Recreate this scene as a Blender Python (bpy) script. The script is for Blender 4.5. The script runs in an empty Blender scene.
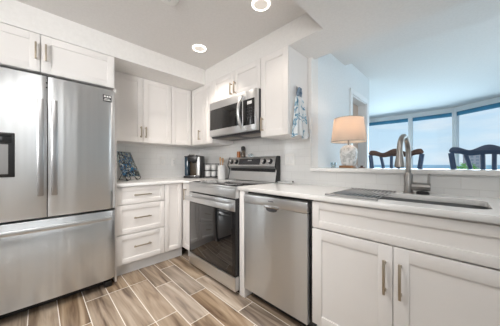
import bpy, bmesh, math, random
from mathutils import Vector, Matrix
R = math.radians
PI = math.pi
random.seed(7)
S = bpy.context.scene
C = S.collection

# ------------------------------------------------------------------ camera
cd = bpy.data.cameras.new('camera'); cam = bpy.data.objects.new('camera', cd); C.objects.link(cam)
cam.location = (0, 0, 1.12); cam.rotation_euler = (R(90), 0, R(45))
cd.sensor_width = 36; cd.lens = 211 / 500 * 36; cd.shift_y = 1 / 500; cd.clip_start = .02; cd.clip_end = 9000
S.camera = cam

# ------------------------------------------------------------------ sky
w = bpy.data.worlds.new('sky'); S.world = w; w.use_nodes = True
nt = w.node_tree; nt.nodes.clear()
def wn(t): return nt.nodes.new(t)
tc = wn('ShaderNodeTexCoord'); sp = wn('ShaderNodeSeparateXYZ'); rp = wn('ShaderNodeValToRGB')
rp.color_ramp.elements[0].position = 0.0; rp.color_ramp.elements[0].color = (.63, .79, .90, 1)
rp.color_ramp.elements[1].position = .45; rp.color_ramp.elements[1].color = (.36, .60, .86, 1)
e = rp.color_ramp.elements.new(.10); e.color = (.58, .78, .92, 1)
mp = wn('ShaderNodeMapping'); mp.inputs['Scale'].default_value = (2.2, 2.2, 11)
nz = wn('ShaderNodeTexNoise'); nz.inputs['Scale'].default_value = 2.2; nz.inputs['Detail'].default_value = 5
cr = wn('ShaderNodeValToRGB'); cr.color_ramp.elements[0].position = .46; cr.color_ramp.elements[1].position = .75
mx = wn('ShaderNodeMix'); mx.data_type = 'RGBA'; mx.inputs['B'].default_value = (.78, .87, .93, 1)
bg = wn('ShaderNodeBackground'); bg.inputs['Strength'].default_value = .92; out = wn('ShaderNodeOutputWorld')
L = nt.links.new
L(tc.outputs['Generated'], sp.inputs[0]); L(sp.outputs['Z'], rp.inputs[0])
L(tc.outputs['Generated'], mp.inputs[0]); L(mp.outputs[0], nz.inputs['Vector']); L(nz.outputs['Fac'], cr.inputs[0])
L(rp.outputs[0], mx.inputs['A']); L(cr.outputs[0], mx.inputs['Factor'])
L(mx.outputs['Result'], bg.inputs[0]); L(bg.outputs[0], out.inputs[0])

# ------------------------------------------------------------------ large lights
WARM = (1.0, .90, .80)
def area(name, loc, target, sx, sy, power, col, shape='RECTANGLE', spread=180):
    l = bpy.data.lights.new(name, 'AREA'); l.shape = shape; l.size = sx
    if shape in ('RECTANGLE', 'ELLIPSE'): l.size_y = sy
    l.energy = power; l.color = col; l.spread = R(spread)
    o = bpy.data.objects.new(name, l); C.objects.link(o); o.location = loc
    d = Vector(target) - Vector(loc); o.rotation_euler = d.to_track_quat('-Z', 'Y').to_euler()
    return o
DAY = (.62, .85, 1.0)
area('daylight_fill', (-1.4, 6.55, 1.4), (-1.2, 0, 1.4), .8, 1.7, 20, DAY, spread=125)
area('daylight_fill', (-.5, 6.6, 1.4), (-.4, 0, 1.4), .8, 1.7, 17, DAY, spread=125)
area('daylight_fill', (.35, 6.25, 1.4), (-.4, 0, 1.4), .8, 1.7, 11, DAY, spread=125)
area('daylight_fill', (1.75, 3.4, 1.2), (-1.0, 2.4, 1.4), 1.6, 1.6, 28, (.80, .92, 1))  # added cool fill for the dining wall, set before a solid wall
area('fridge_streak_fill', (1.88, .02, 1.25), (0, .02, 1.1), .42, 2.2, 4.6, (.92, .97, 1))  # added panel giving the refrigerator steel its bright streak; no hall opening exists
area('room_fill', (-.10, -1.68, 1.72), (-2.75, 1.25, 1.95), 1.2, 1.0, 23, (1, .985, .97), spread=90)  # added soft fill from behind the camera, aimed at the upper cabinets
area('room_fill', (-.95, .1, 2.30), (-1.05, .35, 0), 1.3, 1.3, 44, (1, .98, .95), spread=115)  # added overhead fill without a fixture, for floor and worktops
area('room_fill', (.3, .7, 2.10), (.25, 1.5, .6), 1.0, .8, 3.2, (1, .98, .95), spread=110)  # small added fill towards the half wall behind the sink
area('room_fill', (.6, -.8, .05), (.1, .6, 3), 1.4, 1.0, 4.6, (.97, .98, 1), spread=140)  # added upward fill at floor level for the low ceiling
for x, y, p in ((-1.917, 1.175, 4.5), (-1.061, 1.177, 1.2)):
    area('downlight_glow', (x, y, 2.300), (x, y, 0), .12, .12, p, WARM, 'DISK', 105)

S.view_settings.view_transform = 'Standard'; S.view_settings.look = 'None'
S.view_settings.gamma = 1; S.view_settings.use_curve_mapping = False
S.view_settings.exposure = 0.15

# ------------------------------------------------------------------ materials
def mat(name, col, rough=.5, metal=0, spec=.5, **k):
    m = bpy.data.materials.new(name); m.use_nodes = True
    b = m.node_tree.nodes['Principled BSDF']
    b.inputs['Base Color'].default_value = (*col, 1); b.inputs['Roughness'].default_value = rough
    b.inputs['Metallic'].default_value = metal; b.inputs['Specular IOR Level'].default_value = spec
    for key, v in k.items(): b.inputs[key.replace('_', ' ')].default_value = v
    return m
def nodes(m): return m.node_tree, m.node_tree.nodes['Principled BSDF']
def noise_col(m, c1, c2, scale=(1, 1, 1), ns=5, detail=4, p0=.35, p1=.65, coord='Object', dist=0, bump=0):
    t, b = nodes(m); N = t.nodes.new; K = t.links.new
    tc = N('ShaderNodeTexCoord'); mp = N('ShaderNodeMapping'); mp.inputs['Scale'].default_value = scale
    nz = N('ShaderNodeTexNoise'); nz.inputs['Scale'].default_value = ns; nz.inputs['Detail'].default_value = detail
    nz.inputs['Distortion'].default_value = dist
    r = N('ShaderNodeValToRGB'); r.color_ramp.elements[0].position = p0; r.color_ramp.elements[1].position = p1
    r.color_ramp.elements[0].color = (*c1, 1); r.color_ramp.elements[1].color = (*c2, 1)
    K(tc.outputs[coord], mp.inputs[0]); K(mp.outputs[0], nz.inputs['Vector']); K(nz.outputs['Fac'], r.inputs[0]); K(r.outputs[0], b.inputs['Base Color'])
    if bump:
        bp = N('ShaderNodeBump'); bp.inputs['Strength'].default_value = bump; bp.inputs['Distance'].default_value = .002
        K(nz.outputs['Fac'], bp.inputs['Height']); K(bp.outputs[0], b.inputs['Normal'])
    return m
M = {}
M['wall'] = noise_col(mat('wall_paint', (.8, .78, .76), .7), (.80, .785, .765), (.83, .815, .795), ns=40, bump=.08)
M['ceiling'] = noise_col(mat('ceiling_paint', (.8, .8, .8), .8), (.75, .735, .72), (.78, .765, .75), ns=60, bump=.1)
M['dining'] = noise_col(mat('dining_paint', (.8, .82, .83), .7), (.77, .80, .815), (.80, .83, .845), ns=40, bump=.08)
M['white'] = noise_col(mat('cabinet_paint', (.82, .80, .78), .38), (.815, .79, .77), (.83, .805, .785), ns=6)
M['trim'] = mat('trim_paint', (.84, .85, .86), .4)
M['toe'] = mat('toe_kick_paint', (.74, .735, .73), .5)
M['black'] = mat('black_plastic', (.012, .012, .013), .35)
M['black_gloss'] = mat('black_glass', (.006, .006, .007), .01, spec=.5, IOR=1.75)
M['dark'] = mat('dark_grey', (.045, .045, .05), .45)
M['brass'] = mat('champagne_bronze', (.46, .395, .31), .36, .8)
M['nickel'] = mat('brushed_nickel', (.36, .345, .33), .30, 1.0)
M['chrome'] = mat('bright_steel', (.66, .66, .66), .15, 1.0)
def steel(name, col, rough, sc, strength, aniso=0):
    m = mat(name, col, rough, 1.0); t, b = nodes(m); N = t.nodes.new; K = t.links.new
    tc = N('ShaderNodeTexCoord'); mp = N('ShaderNodeMapping'); mp.inputs['Scale'].default_value = sc
    nz = N('ShaderNodeTexNoise'); nz.inputs['Scale'].default_value = 1; nz.inputs['Detail'].default_value = 2
    bp = N('ShaderNodeBump'); bp.inputs['Strength'].default_value = strength; bp.inputs['Distance'].default_value = .02
    mp2 = N('ShaderNodeMapping'); mp2.inputs['Scale'].default_value = (14, 14, .5)
    n2 = N('ShaderNodeTexNoise'); n2.inputs['Scale'].default_value = 1; n2.inputs['Detail'].default_value = 1
    mr = N('ShaderNodeMapRange'); mr.inputs['To Min'].default_value = rough - .04; mr.inputs['To Max'].default_value = rough + .06
    K(tc.outputs['Object'], mp.inputs[0]); K(mp.outputs[0], nz.inputs['Vector']); K(nz.outputs['Fac'], bp.inputs['Height']); K(bp.outputs[0], b.inputs['Normal'])
    if aniso:
        tg = N('ShaderNodeTangent'); tg.direction_type = 'RADIAL'; tg.axis = 'Z'; K(tg.outputs[0], b.inputs['Tangent'])
        b.inputs['Anisotropic'].default_value = aniso; b.inputs['Anisotropic Rotation'].default_value = .25
    K(tc.outputs['Object'], mp2.inputs[0]); K(mp2.outputs[0], n2.inputs['Vector']); K(n2.outputs['Fac'], mr.inputs['Value']); K(mr.outputs[0], b.inputs['Roughness'])
    return m
M['steel'] = steel('stainless_steel', (.70, .725, .745), .32, (9, 9, .14), .30, .8)
M['steel_h'] = steel('stainless_steel_trim', (.71, .715, .72), .32, (3, 3, 3), .05)
M['quartz'] = noise_col(mat('white_quartz', (.86, .85, .84), .16), (.84, .83, .815), (.88, .87, .86), ns=3, detail=8, dist=2)
M['cabinet_gap'] = M['white']
M['amber'] = mat('amber_spice', (.45, .16, .05), .2)
M['wood'] = noise_col(mat('spoon_wood', (.5, .3, .15), .5), (.42, .24, .11), (.58, .37, .2), scale=(1, 1, .15), ns=40)
M['ceramic'] = mat('white_ceramic', (.85, .85, .84), .2)
M['paper'] = mat('white_plate_plastic', (.86, .85, .83), .35)
M['recess'] = mat('grey_recess', (.23, .23, .23), .35)
M['glass_dark'] = mat('dark_tinted_glass', (.010, .010, .010), .05, spec=.5)
M['filter'] = mat('grease_filter', (.34, .30, .26), .45, .6)
M['enamel'] = mat('black_enamel', (.008, .008, .009), .2)
M['basin'] = mat('shaded_sink_steel', (.34, .345, .35), .35, 1.0)  # steel colour darkened to stand in for shade inside the basin
M['handle_steel'] = mat('satin_handle_steel', (.50, .50, .51), .28, 1.0)
M['satin'] = mat('satin_backguard_steel', (.80, .80, .80), .48, 1.0)
M['tank'] = mat('water_tank_plastic', (.03, .06, .09), .12, spec=.6)
M['brown_tint'] = mat('brown_and_reflection', (.10, .075, .05), .25)  # own brown of the mill; on the coffee maker a painted reflection
M['blue_wood'] = noise_col(mat('navy_painted_wood', (.03, .06, .13), .35), (.035, .075, .155), (.05, .10, .20), ns=9)
M['brown_wood'] = noise_col(mat('dark_brown_wood', (.1, .06, .05), .4), (.09, .05, .04), (.14, .08, .06), scale=(1, 8, 8), ns=6)
M['plinth'] = noise_col(mat('walnut_plinth', (.3, .15, .07), .4), (.25, .12, .05), (.36, .19, .09), scale=(1, 8, 8), ns=8)
M['door_wood'] = noise_col(mat('beige_door', (.62, .5, .42), .5), (.50, .39, .32), (.56, .44, .36), scale=(6, 6, .4), ns=6)
M['leaf'] = noise_col(mat('leaf_green', (.2, .5, .08), .5), (.12, .38, .05), (.32, .62, .10), ns=14)
M['pot'] = mat('pale_pot', (.7, .7, .68), .5)
M['rubber'] = mat('grey_silicone', (.30, .30, .30), .6)
M['building'] = noise_col(mat('pink_stucco', (.55, .38, .34), .8), (.58, .42, .39), (.64, .48, .44), ns=.3)
M['bwin'] = mat('hazy_window', (.36, .30, .30), .4)
M['seat'] = mat('pale_seat_fabric', (.55, .55, .52), .8)

# ocean
m = mat('ocean', (.16, .38, .52), .4); M['ocean'] = m
noise_col(m, (.22, .44, .56), (.27, .50, .61), scale=(.01, .002, 1), ns=2)

# glass
m = bpy.data.materials.new('window_glass'); m.use_nodes = True; t = m.node_tree; t.nodes.clear()
o_ = t.nodes.new('ShaderNodeOutputMaterial'); a_ = t.nodes.new('ShaderNodeBsdfTransparent'); g_ = t.nodes.new('ShaderNodeBsdfGlossy'); x_ = t.nodes.new('ShaderNodeMixShader')
a_.inputs[0].default_value = (.97, .985, 1, 1); g_.inputs['Roughness'].default_value = .02; x_.inputs[0].default_value = .04
t.links.new(a_.outputs[0], x_.inputs[1]); t.links.new(g_.outputs[0], x_.inputs[2]); t.links.new(x_.outputs[0], o_.inputs[0]); M['glass'] = m
m = bpy.data.materials.new('blue_solar_shade'); m.use_nodes = True; t = m.node_tree; t.nodes.clear()
o_ = t.nodes.new('ShaderNodeOutputMaterial'); a_ = t.nodes.new('ShaderNodeBsdfTransparent'); g_ = t.nodes.new('ShaderNodeBsdfDiffuse'); x_ = t.nodes.new('ShaderNodeMixShader')
a_.inputs[0].default_value = (.30, .58, .74, 1); g_.inputs[0].default_value = (.14, .36, .50, 1); x_.inputs[0].default_value = .45
t.links.new(a_.outputs[0], x_.inputs[1]); t.links.new(g_.outputs[0], x_.inputs[2]); t.links.new(x_.outputs[0], o_.inputs[0]); M['shade_blue'] = m
m = bpy.data.materials.new('clear_glass'); m.use_nodes = True; t = m.node_tree; t.nodes.clear()
o_ = t.nodes.new('ShaderNodeOutputMaterial'); a_ = t.nodes.new('ShaderNodeBsdfTransparent'); g_ = t.nodes.new('ShaderNodeBsdfGlossy'); x_ = t.nodes.new('ShaderNodeMixShader')
a_.inputs[0].default_value = (.80, .86, .88, 1); g_.inputs['Roughness'].default_value = .03; x_.inputs[0].default_value = .2
t.links.new(a_.outputs[0], x_.inputs[1]); t.links.new(g_.outputs[0], x_.inputs[2]); t.links.new(x_.outputs[0], o_.inputs[0]); M['clear'] = m

def emit(name, col, s):
    m = bpy.data.materials.new(name); m.use_nodes = True; b = m.node_tree.nodes['Principled BSDF']
    b.inputs['Base Color'].default_value = (*col, 1); b.inputs['Emission Color'].default_value = (*col, 1); b.inputs['Emission Strength'].default_value = s
    return m
M['lamp_lens'] = emit('downlight_lens', (1, .95, .88), 4.0)
M['lens_ring'] = mat('downlight_trim', (.9, .88, .86), .4)
M['lens_frost'] = emit('downlight_frost', (.80, .75, .69), .35)
M['bulb'] = emit('bulb', (1, .75, .5), 6.0)

# lamp shade fabric: diffuse + translucent
m = bpy.data.materials.new('linen_shade'); m.use_nodes = True; t = m.node_tree; t.nodes.clear()
o_ = t.nodes.new('ShaderNodeOutputMaterial'); a_ = t.nodes.new('ShaderNodeBsdfDiffuse'); g_ = t.nodes.new('ShaderNodeBsdfTranslucent'); x_ = t.nodes.new('ShaderNodeMixShader')
a_.inputs[0].default_value = (.78, .74, .70, 1); g_.inputs[0].default_value = (.85, .72, .60, 1); x_.inputs[0].default_value = .5
t.links.new(a_.outputs[0], x_.inputs[1]); t.links.new(g_.outputs[0], x_.inputs[2]); t.links.new(x_.outputs[0], o_.inputs[0]); M['linen'] = m

# subway tile; axes = which object axes make (u, v)
def tile(name, ax, tone=1.0):
    m = mat(name, (.8, .8, .8), .09, spec=.6); t, b = nodes(m); N = t.nodes.new; K = t.links.new
    tc = N('ShaderNodeTexCoord'); s = N('ShaderNodeSeparateXYZ'); c = N('ShaderNodeCombineXYZ')
    K(tc.outputs['Object'], s.inputs[0]); K(s.outputs[ax], c.inputs['X']); K(s.outputs['Z'], c.inputs['Y'])
    br = N('ShaderNodeTexBrick'); br.offset = .5
    for k, v in (('Scale', 1), ('Brick Width', .152), ('Row Height', .0745), ('Mortar Size', .0016), ('Mortar Smooth', .4)): br.inputs[k].default_value = v
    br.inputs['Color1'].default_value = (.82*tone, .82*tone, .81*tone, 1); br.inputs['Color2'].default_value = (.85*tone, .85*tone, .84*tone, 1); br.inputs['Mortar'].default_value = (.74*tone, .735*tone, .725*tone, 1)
    K(c.outputs[0], br.inputs['Vector']); K(br.outputs['Color'], b.inputs['Base Color'])
    nz = N('ShaderNodeTexNoise'); nz.inputs['Scale'].default_value = 9; nz.inputs['Detail'].default_value = 1
    K(c.outputs[0], nz.inputs['Vector'])
    ad = N('ShaderNodeMath'); ad.operation = 'MULTIPLY_ADD'; ad.inputs[1].default_value = -1.0
    K(br.outputs['Fac'], ad.inputs[0]); K(nz.outputs['Fac'], ad.inputs[2])
    bp = N('ShaderNodeBump'); bp.inputs['Strength'].default_value = .45; bp.inputs['Distance'].default_value = .003
    K(ad.outputs[0], bp.inputs['Height']); K(bp.outputs[0], b.inputs['Normal'])
    return m
M['tile_x'] = tile('subway_tile_shaded', 'X', .90); M['tile_y'] = tile('subway_tile_lit', 'Y', 1.04)  # one tile in two tones: under-cabinet shade and lit side put into colour

# wood-look floor tile
m = mat('wood_look_tile', (.4, .3, .2), .27); t, b = nodes(m); N = t.nodes.new; K = t.links.new
at = N('ShaderNodeAttribute'); at.attribute_name = 'rnd'; tc = N('ShaderNodeTexCoord')
mul = N('ShaderNodeVectorMath'); mul.operation = 'SCALE'; mul.inputs['Scale'].default_value = 37
K(at.outputs['Vector'], mul.inputs[0]); add = N('ShaderNodeVectorMath'); add.operation = 'ADD'
K(tc.outputs['Object'], add.inputs[0]); K(mul.outputs[0], add.inputs[1])
mp = N('ShaderNodeMapping'); mp.inputs['Scale'].default_value = (.85, 8, 1); K(add.outputs[0], mp.inputs[0])
n1 = N('ShaderNodeTexNoise'); n1.inputs['Scale'].default_value = 1.5; n1.inputs['Detail'].default_value = 5; n1.inputs['Distortion'].default_value = .9; K(mp.outputs[0], n1.inputs['Vector'])
r1 = N('ShaderNodeValToRGB'); r1.color_ramp.elements[0].position = .33; r1.color_ramp.elements[0].color = (.125, .078, .048, 1)
r1.color_ramp.elements[1].position = .68; r1.color_ramp.elements[1].color = (.49, .375, .262, 1)
e = r1.color_ramp.elements.new(.47); e.color = (.29, .20, .126, 1)
K(n1.outputs['Fac'], r1.inputs[0])
mp2 = N('ShaderNodeMapping'); mp2.inputs['Scale'].default_value = (3, 60, 1); K(add.outputs[0], mp2.inputs[0])
n2 = N('ShaderNodeTexNoise'); n2.inputs['Scale'].default_value = 1.5; n2.inputs['Detail'].default_value = 3; K(mp2.outputs[0], n2.inputs['Vector'])
hs = N('ShaderNodeHueSaturation'); K(r1.outputs[0], hs.inputs['Color'])
mr = N('ShaderNodeMapRange'); mr.inputs['To Min'].default_value = .72; mr.inputs['To Max'].default_value = 1.28; K(n2.outputs['Fac'], mr.inputs['Value'])
sx = N('ShaderNodeSeparateXYZ'); K(at.outputs['Vector'], sx.inputs[0])
m2 = N('ShaderNodeMapRange'); m2.inputs['To Min'].default_value = .85; m2.inputs['To Max'].default_value = 1.18; K(sx.outputs['Y'], m2.inputs['Value'])
mm = N('ShaderNodeMath'); mm.operation = 'MULTIPLY'; K(mr.outputs[0], mm.inputs[0]); K(m2.outputs[0], mm.inputs[1]); K(mm.outputs[0], hs.inputs['Value'])
m3 = N('ShaderNodeMapRange'); m3.inputs['To Min'].default_value = .6; m3.inputs['To Max'].default_value = 1.02; K(sx.outputs['Z'], m3.inputs['Value']); K(m3.outputs[0], hs.inputs['Saturation'])
K(hs.outputs[0], b.inputs['Base Color']); M['plank'] = m
M['grout'] = mat('floor_grout', (.78, .73, .66), .8)

# art glass and towel prints
def print_mat(name, stops, scale, rough, dist, coat=0):
    m = mat(name, (.5, .5, .5), rough); t, b = nodes(m); N = t.nodes.new; K = t.links.new
    tc = N('ShaderNodeTexCoord'); nz = N('ShaderNodeTexNoise'); nz.inputs['Scale'].default_value = scale; nz.inputs['Detail'].default_value = 3; nz.inputs['Distortion'].default_value = dist
    r = N('ShaderNodeValToRGB'); r.color_ramp.elements[0].position = stops[0][0]; r.color_ramp.elements[0].color = (*stops[0][1], 1)
    r.color_ramp.elements[1].position = stops[-1][0]; r.color_ramp.elements[1].color = (*stops[-1][1], 1)
    for p, c in stops[1:-1]:
        e = r.color_ramp.elements.new(p); e.color = (*c, 1)
    K(tc.outputs['Object'], nz.inputs['Vector']); K(nz.outputs['Fac'], r.inputs[0]); K(r.outputs[0], b.inputs['Base Color'])
    b.inputs['Coat Weight'].default_value = coat
    return m
M['art'] = print_mat('blue_black_art_print', [(.30, (.01, .015, .02)), (.39, (.35, .40, .38)), (.42, (.008, .012, .02)), (.49, (.01, .015, .025)), (.52, (.03, .20, .42)), (.545, (.01, .015, .03)), (.59, (.40, .45, .42)), (.63, (.015, .02, .03))], 15, .2, 1.2, .2)
M['towel'] = print_mat('white_towel_blue_print', [(.0, (.82, .84, .85)), (.55, (.80, .83, .85)), (.58, (.35, .56, .68)), (.605, (.06, .18, .32)), (.635, (.38, .58, .68)), (.66, (.84, .85, .86))], 11, .9, .8)
M['towel_top'] = print_mat('blue_grey_towel_loop', [(.40, (.10, .16, .24)), (.5, (.30, .38, .45)), (.6, (.12, .18, .28))], 40, .9, .5)
M['speckle'] = print_mat('embossed_white_ceramic', [(.38, (.50, .52, .52)), (.5, (.74, .76, .76)), (.6, (.82, .83, .83))], 30, .35, 1.0)

# ------------------------------------------------------------------ mesh helpers
class MB:
    def __init__(s): s.bm = bmesh.new()
    def _bev(s, geom, b, seg=2):
        ed = [e for e in geom if isinstance(e, bmesh.types.BMEdge)]
        bmesh.ops.bevel(s.bm, geom=ed, offset=b, segments=seg, profile=.5, affect='EDGES')
    def box(s, x0, x1, y0, y1, z0, z1, b=0, seg=2, mi=0, mat4=None):
        r = bmesh.ops.create_cube(s.bm, size=1)
        vs = r['verts']
        T = Matrix.Translation(((x0+x1)/2, (y0+y1)/2, (z0+z1)/2)) @ Matrix.Diagonal((abs(x1-x0), abs(y1-y0), abs(z1-z0), 1))
        if mat4: T = mat4 @ T
        bmesh.ops.transform(s.bm, matrix=T, verts=vs)
        fs = set(f for v in vs for f in v.link_faces)
        for f in fs: f.material_index = mi
        if b:
            es = list(set(e for v in vs for e in v.link_edges)); s._bev(es, b, seg)
        return s
    def prism(s, poly, z0, z1, b=0, axis='Z', mi=0, sides=None):
        def P(p, z):
            if axis == 'Z': return (p[0], p[1], z)
            if axis == 'Y': return (p[0], z, p[1])
            return (z, p[0], p[1])
        n = len(poly)
        lo = [s.bm.verts.new(P(p, z0)) for p in poly]; hi = [s.bm.verts.new(P(p, z1)) for p in poly]
        fs = [s.bm.faces.new(lo[::-1]), s.bm.faces.new(hi)]
        for i in range(n): fs.append(s.bm.faces.new((lo[i], lo[(i+1) % n], hi[(i+1) % n], hi[i])))
        for f in fs: f.material_index = mi
        if sides:
            for i in sides: fs[2+i].material_index = 1
        bmesh.ops.recalc_face_normals(s.bm, faces=fs)
        if b:
            es = list(set(e for f in fs[:2] for e in f.edges)); s._bev(es, b)
        return s
    def tube(s, pts, r, seg=10, closed=False, cap=True, mi=0):
        pts = [Vector(p) for p in pts]; n = len(pts); rr = r if isinstance(r, (list, tuple)) else [r]*n
        rings = []; prev = None
        for i, p in enumerate(pts):
            if closed: d = (pts[(i+1) % n]-pts[i-1]).normalized()
            else: d = (pts[min(i+1, n-1)]-pts[max(i-1, 0)]).normalized()
            if prev is None:
                u = d.orthogonal().normalized()
            else:
                u = (prev - d*prev.dot(d)).normalized()
            prev = u; v = d.cross(u)
            rings.append([s.bm.verts.new(p + (u*math.cos(2*PI*k/seg)+v*math.sin(2*PI*k/seg))*rr[i]) for k in range(seg)])
        fs = []
        for i in range(n if closed else n-1):
            a, b_ = rings[i], rings[(i+1) % n]
            for k in range(seg): fs.append(s.bm.faces.new((a[k], a[(k+1) % seg], b_[(k+1) % seg], b_[k])))
        if cap and not closed: fs.append(s.bm.faces.new(rings[0][::-1])); fs.append(s.bm.faces.new(rings[-1]))
        for f in fs: f.material_index = mi
        bmesh.ops.recalc_face_normals(s.bm, faces=fs)
        return s
    def lathe(s, prof, seg=28, c=(0, 0, 0), sx=1, sy=1, mi=0, mat4=None):
        rings = []; vs = []
        for r, z in prof:
            if r < 1e-6: ring = [s.bm.verts.new((c[0], c[1], c[2]+z))]
            else: ring = [s.bm.verts.new((c[0]+r*sx*math.cos(2*PI*k/seg), c[1]+r*sy*math.sin(2*PI*k/seg), c[2]+z)) for k in range(seg)]
            rings.append(ring); vs += ring
        fs = []
        for a, b_ in zip(rings, rings[1:]):
            for k in range(seg):
                k2 = (k+1) % seg
                if len(a) == 1 and len(b_) == 1: continue
                if len(a) == 1: fs.append(s.bm.faces.new((a[0], b_[k2], b_[k])))
                elif len(b_) == 1: fs.append(s.bm.faces.new((a[k], a[k2], b_[0])))
                else: fs.append(s.bm.faces.new((a[k], a[k2], b_[k2], b_[k])))
        for f in fs: f.material_index = mi
        bmesh.ops.recalc_face_normals(s.bm, faces=fs)
        if mat4: bmesh.ops.transform(s.bm, matrix=mat4, verts=vs)
        return s
    def xf(s, m4): bmesh.ops.transform(s.bm, matrix=m4, verts=s.bm.verts[:]); return s
    def build(s, name, m, parent=None, smooth=40):
        me = bpy.data.meshes.new(name); s.bm.to_mesh(me); s.bm.free()
        for mm_ in (m if isinstance(m, (list, tuple)) else [m]): me.materials.append(mm_)
        if smooth:
            me.shade_smooth(); me.set_sharp_from_angle(angle=R(smooth))
        o = bpy.data.objects.new(name, me); C.objects.link(o)
        if parent: o.parent = parent
        return o
def struct(o): o['kind'] = 'structure'; return o
def tag(o, label, cat, group=None):
    o['label'] = label; o['category'] = cat
    if group: o['group'] = group
    return o
def thing(name, label, cat, loc=(0, 0, 0), rz=0, group=None):
    o = bpy.data.objects.new(name, None); C.objects.link(o); o.location = loc; o.rotation_euler = (0, 0, rz); o.empty_display_size = .1
    return tag(o, label, cat, group)
def sbox(name, m, *a): return struct(MB().box(*a).build(name, m, smooth=0))
def rrect(x0, x1, y0, y1, r, n=6):
    out = []
    for cx, cy, a0 in ((x1-r, y1-r, 0), (x0+r, y1-r, 90), (x0+r, y0+r, 180), (x1-r, y0+r, 270)):
        for k in range(n+1):
            a = R(a0+90*k/n); out.append((cx+r*math.cos(a), cy+r*math.sin(a)))
    return out

# ================================================================== STRUCTURE
WA, WB = -2.965, 1.82          # planes of the left wall and the range wall
CT = .928                      # worktop height
# floor
bm = bmesh.new(); pr = .1605; y0 = .585; per = .62; g = .0027
lay = bm.faces.layers.float_vector.new('rnd')
known = {0: -2.15, 1: -1.957, 2: -1.632, 3: -1.816}
def quad(a, b_, c, d, z, mi, rnd):
    f = bm.faces.new([bm.verts.new((a, c, z)), bm.verts.new((b_, c, z)), bm.verts.new((b_, d, z)), bm.verts.new((a, d, z))])
    f.material_index = mi; f[lay] = rnd
quad(-3.1, 2.1, -2.0, 7.1, -.0015, 1, (0, 0, 0))
for k in range(-16, 40):
    off = known.get(k, -2.15 + random.choice((.2, .41, .0, .3)) * 1)
    x = off - math.ceil((off + 3.1)/per)*per
    while x < 2.1:
        a, b_ = max(x, -3.1)+g, min(x+per, 2.1)-g
        if b_ > a: quad(a, b_, y0+k*pr+g, y0+(k+1)*pr-g, 0, 0, (random.random(), random.random(), random.random()))
        x += per
me = bpy.data.meshes.new('floor'); bm.to_mesh(me); bm.free(); me.materials.append(M['plank']); me.materials.append(M['grout'])
fl = bpy.data.objects.new('floor', me); C.objects.link(fl); struct(fl)
sbox('floor_slab', M['grout'], -3.1, 2.1, -2.0, 7.1, -.12, -.002)

# walls
sbox('wall_left', M['wall'], WA-.1, WA, -1.9, WB+.13, 0, 2.45)
sbox('wall_right', M['wall'], WA, -1.0, WB, WB+.13, 0, 2.45)
sbox('wall_bar', M['wall'], -1.0, .42, WB, WB+.13, 0, 1.053)
sbox('wall_back', M['wall'], WA, 2.0, -2.0, -1.9, 0, 2.45)
sbox('wall_end', M['wall'], 1.9, 2.0, -1.9, 4.6, 0, 2.45)
# dining room left wall with a doorway
sbox('wall_dining', M['dining'], -1.12, -1.0, 1.95, 2.86, 0, 2.45)
sbox('wall_dining', M['dining'], -1.12, -1.0, 2.86, 3.45, 2.02, 2.45)
sbox('wall_dining', M['dining'], -1.12, -1.0, 3.45, 3.60, 0, 2.45)
sbox('wall_far', M['dining'], -2.1, -1.12, 3.50, 3.60, 0, 2.45)
sbox('wall_far', M['dining'], -2.1, -2.0, 3.60, 6.85, 0, 2.45)
# backsplash
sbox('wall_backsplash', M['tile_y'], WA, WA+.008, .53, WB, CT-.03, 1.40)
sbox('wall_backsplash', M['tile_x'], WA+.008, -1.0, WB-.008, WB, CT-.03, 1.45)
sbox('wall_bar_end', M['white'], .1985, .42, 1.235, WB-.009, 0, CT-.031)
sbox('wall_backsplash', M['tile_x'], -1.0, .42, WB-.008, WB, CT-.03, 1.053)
# ceilings
sbox('ceiling', M['ceiling'], WA-.1, -.728, -1.9, WB+.13, 2.32, 2.52)
sbox('ceiling_soffit', M['wall'], WA, -2.31, -1.9, WB, 2.13, 2.32)
sbox('ceiling_soffit', M['wall'], -2.31, -.728, 1.50, 1.88, 2.136, 2.32)
sbox('ceiling_soffit', M['ceiling'], -2.31, -.728, 1.501, 1.88, 2.13, 2.136)
sbox('ceiling', M['ceiling'], -.728, 2.0, -1.9, 1.88, 2.13, 2.52)
sbox('ceiling', M['ceiling'], -1.12, 2.0, 1.88, 2.64, 2.32, 2.52)
sbox('ceiling', M['ceiling'], -2.1, 2.0, 2.64, 7.2, 2.42, 2.52)
# doorway casing + door
def casing():
    m = MB()
    y0, y1, zt = 2.86, 3.45, 2.02
    m.box(-1.0, -.985, y0-.07, y0, 0, zt+.07, .003); m.box(-1.0, -.985, y1, y1+.07, 0, zt+.07, .003); m.box(-1.0, -.985, y0, y1, zt, zt+.07, .003)
    m.box(-1.12, -1.0, y1-.015, y1, 0, zt); m.box(-1.12, -1.0, y0, y0+.015, 0, zt); m.box(-1.12, -1.0, y0+.015, y1-.015, zt-.015, zt)
    return struct(m.build('trim_1', M['trim']))
casing()
d = struct(MB().box(-1.15, -1.11, 2.876, 3.434, .008, 2.0).build('door_1', M['door_wood'], smooth=0))
MB().lathe([(0, 0), (.022, 0), (.026, .02), (.01, .03), (.01, .05), (0, .05)], 14, mat4=Matrix.Translation((-1.06, 2.95, .98)) @ Matrix.Rotation(R(-90), 4, 'Y')).build('knob', M['nickel'], d)

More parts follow.
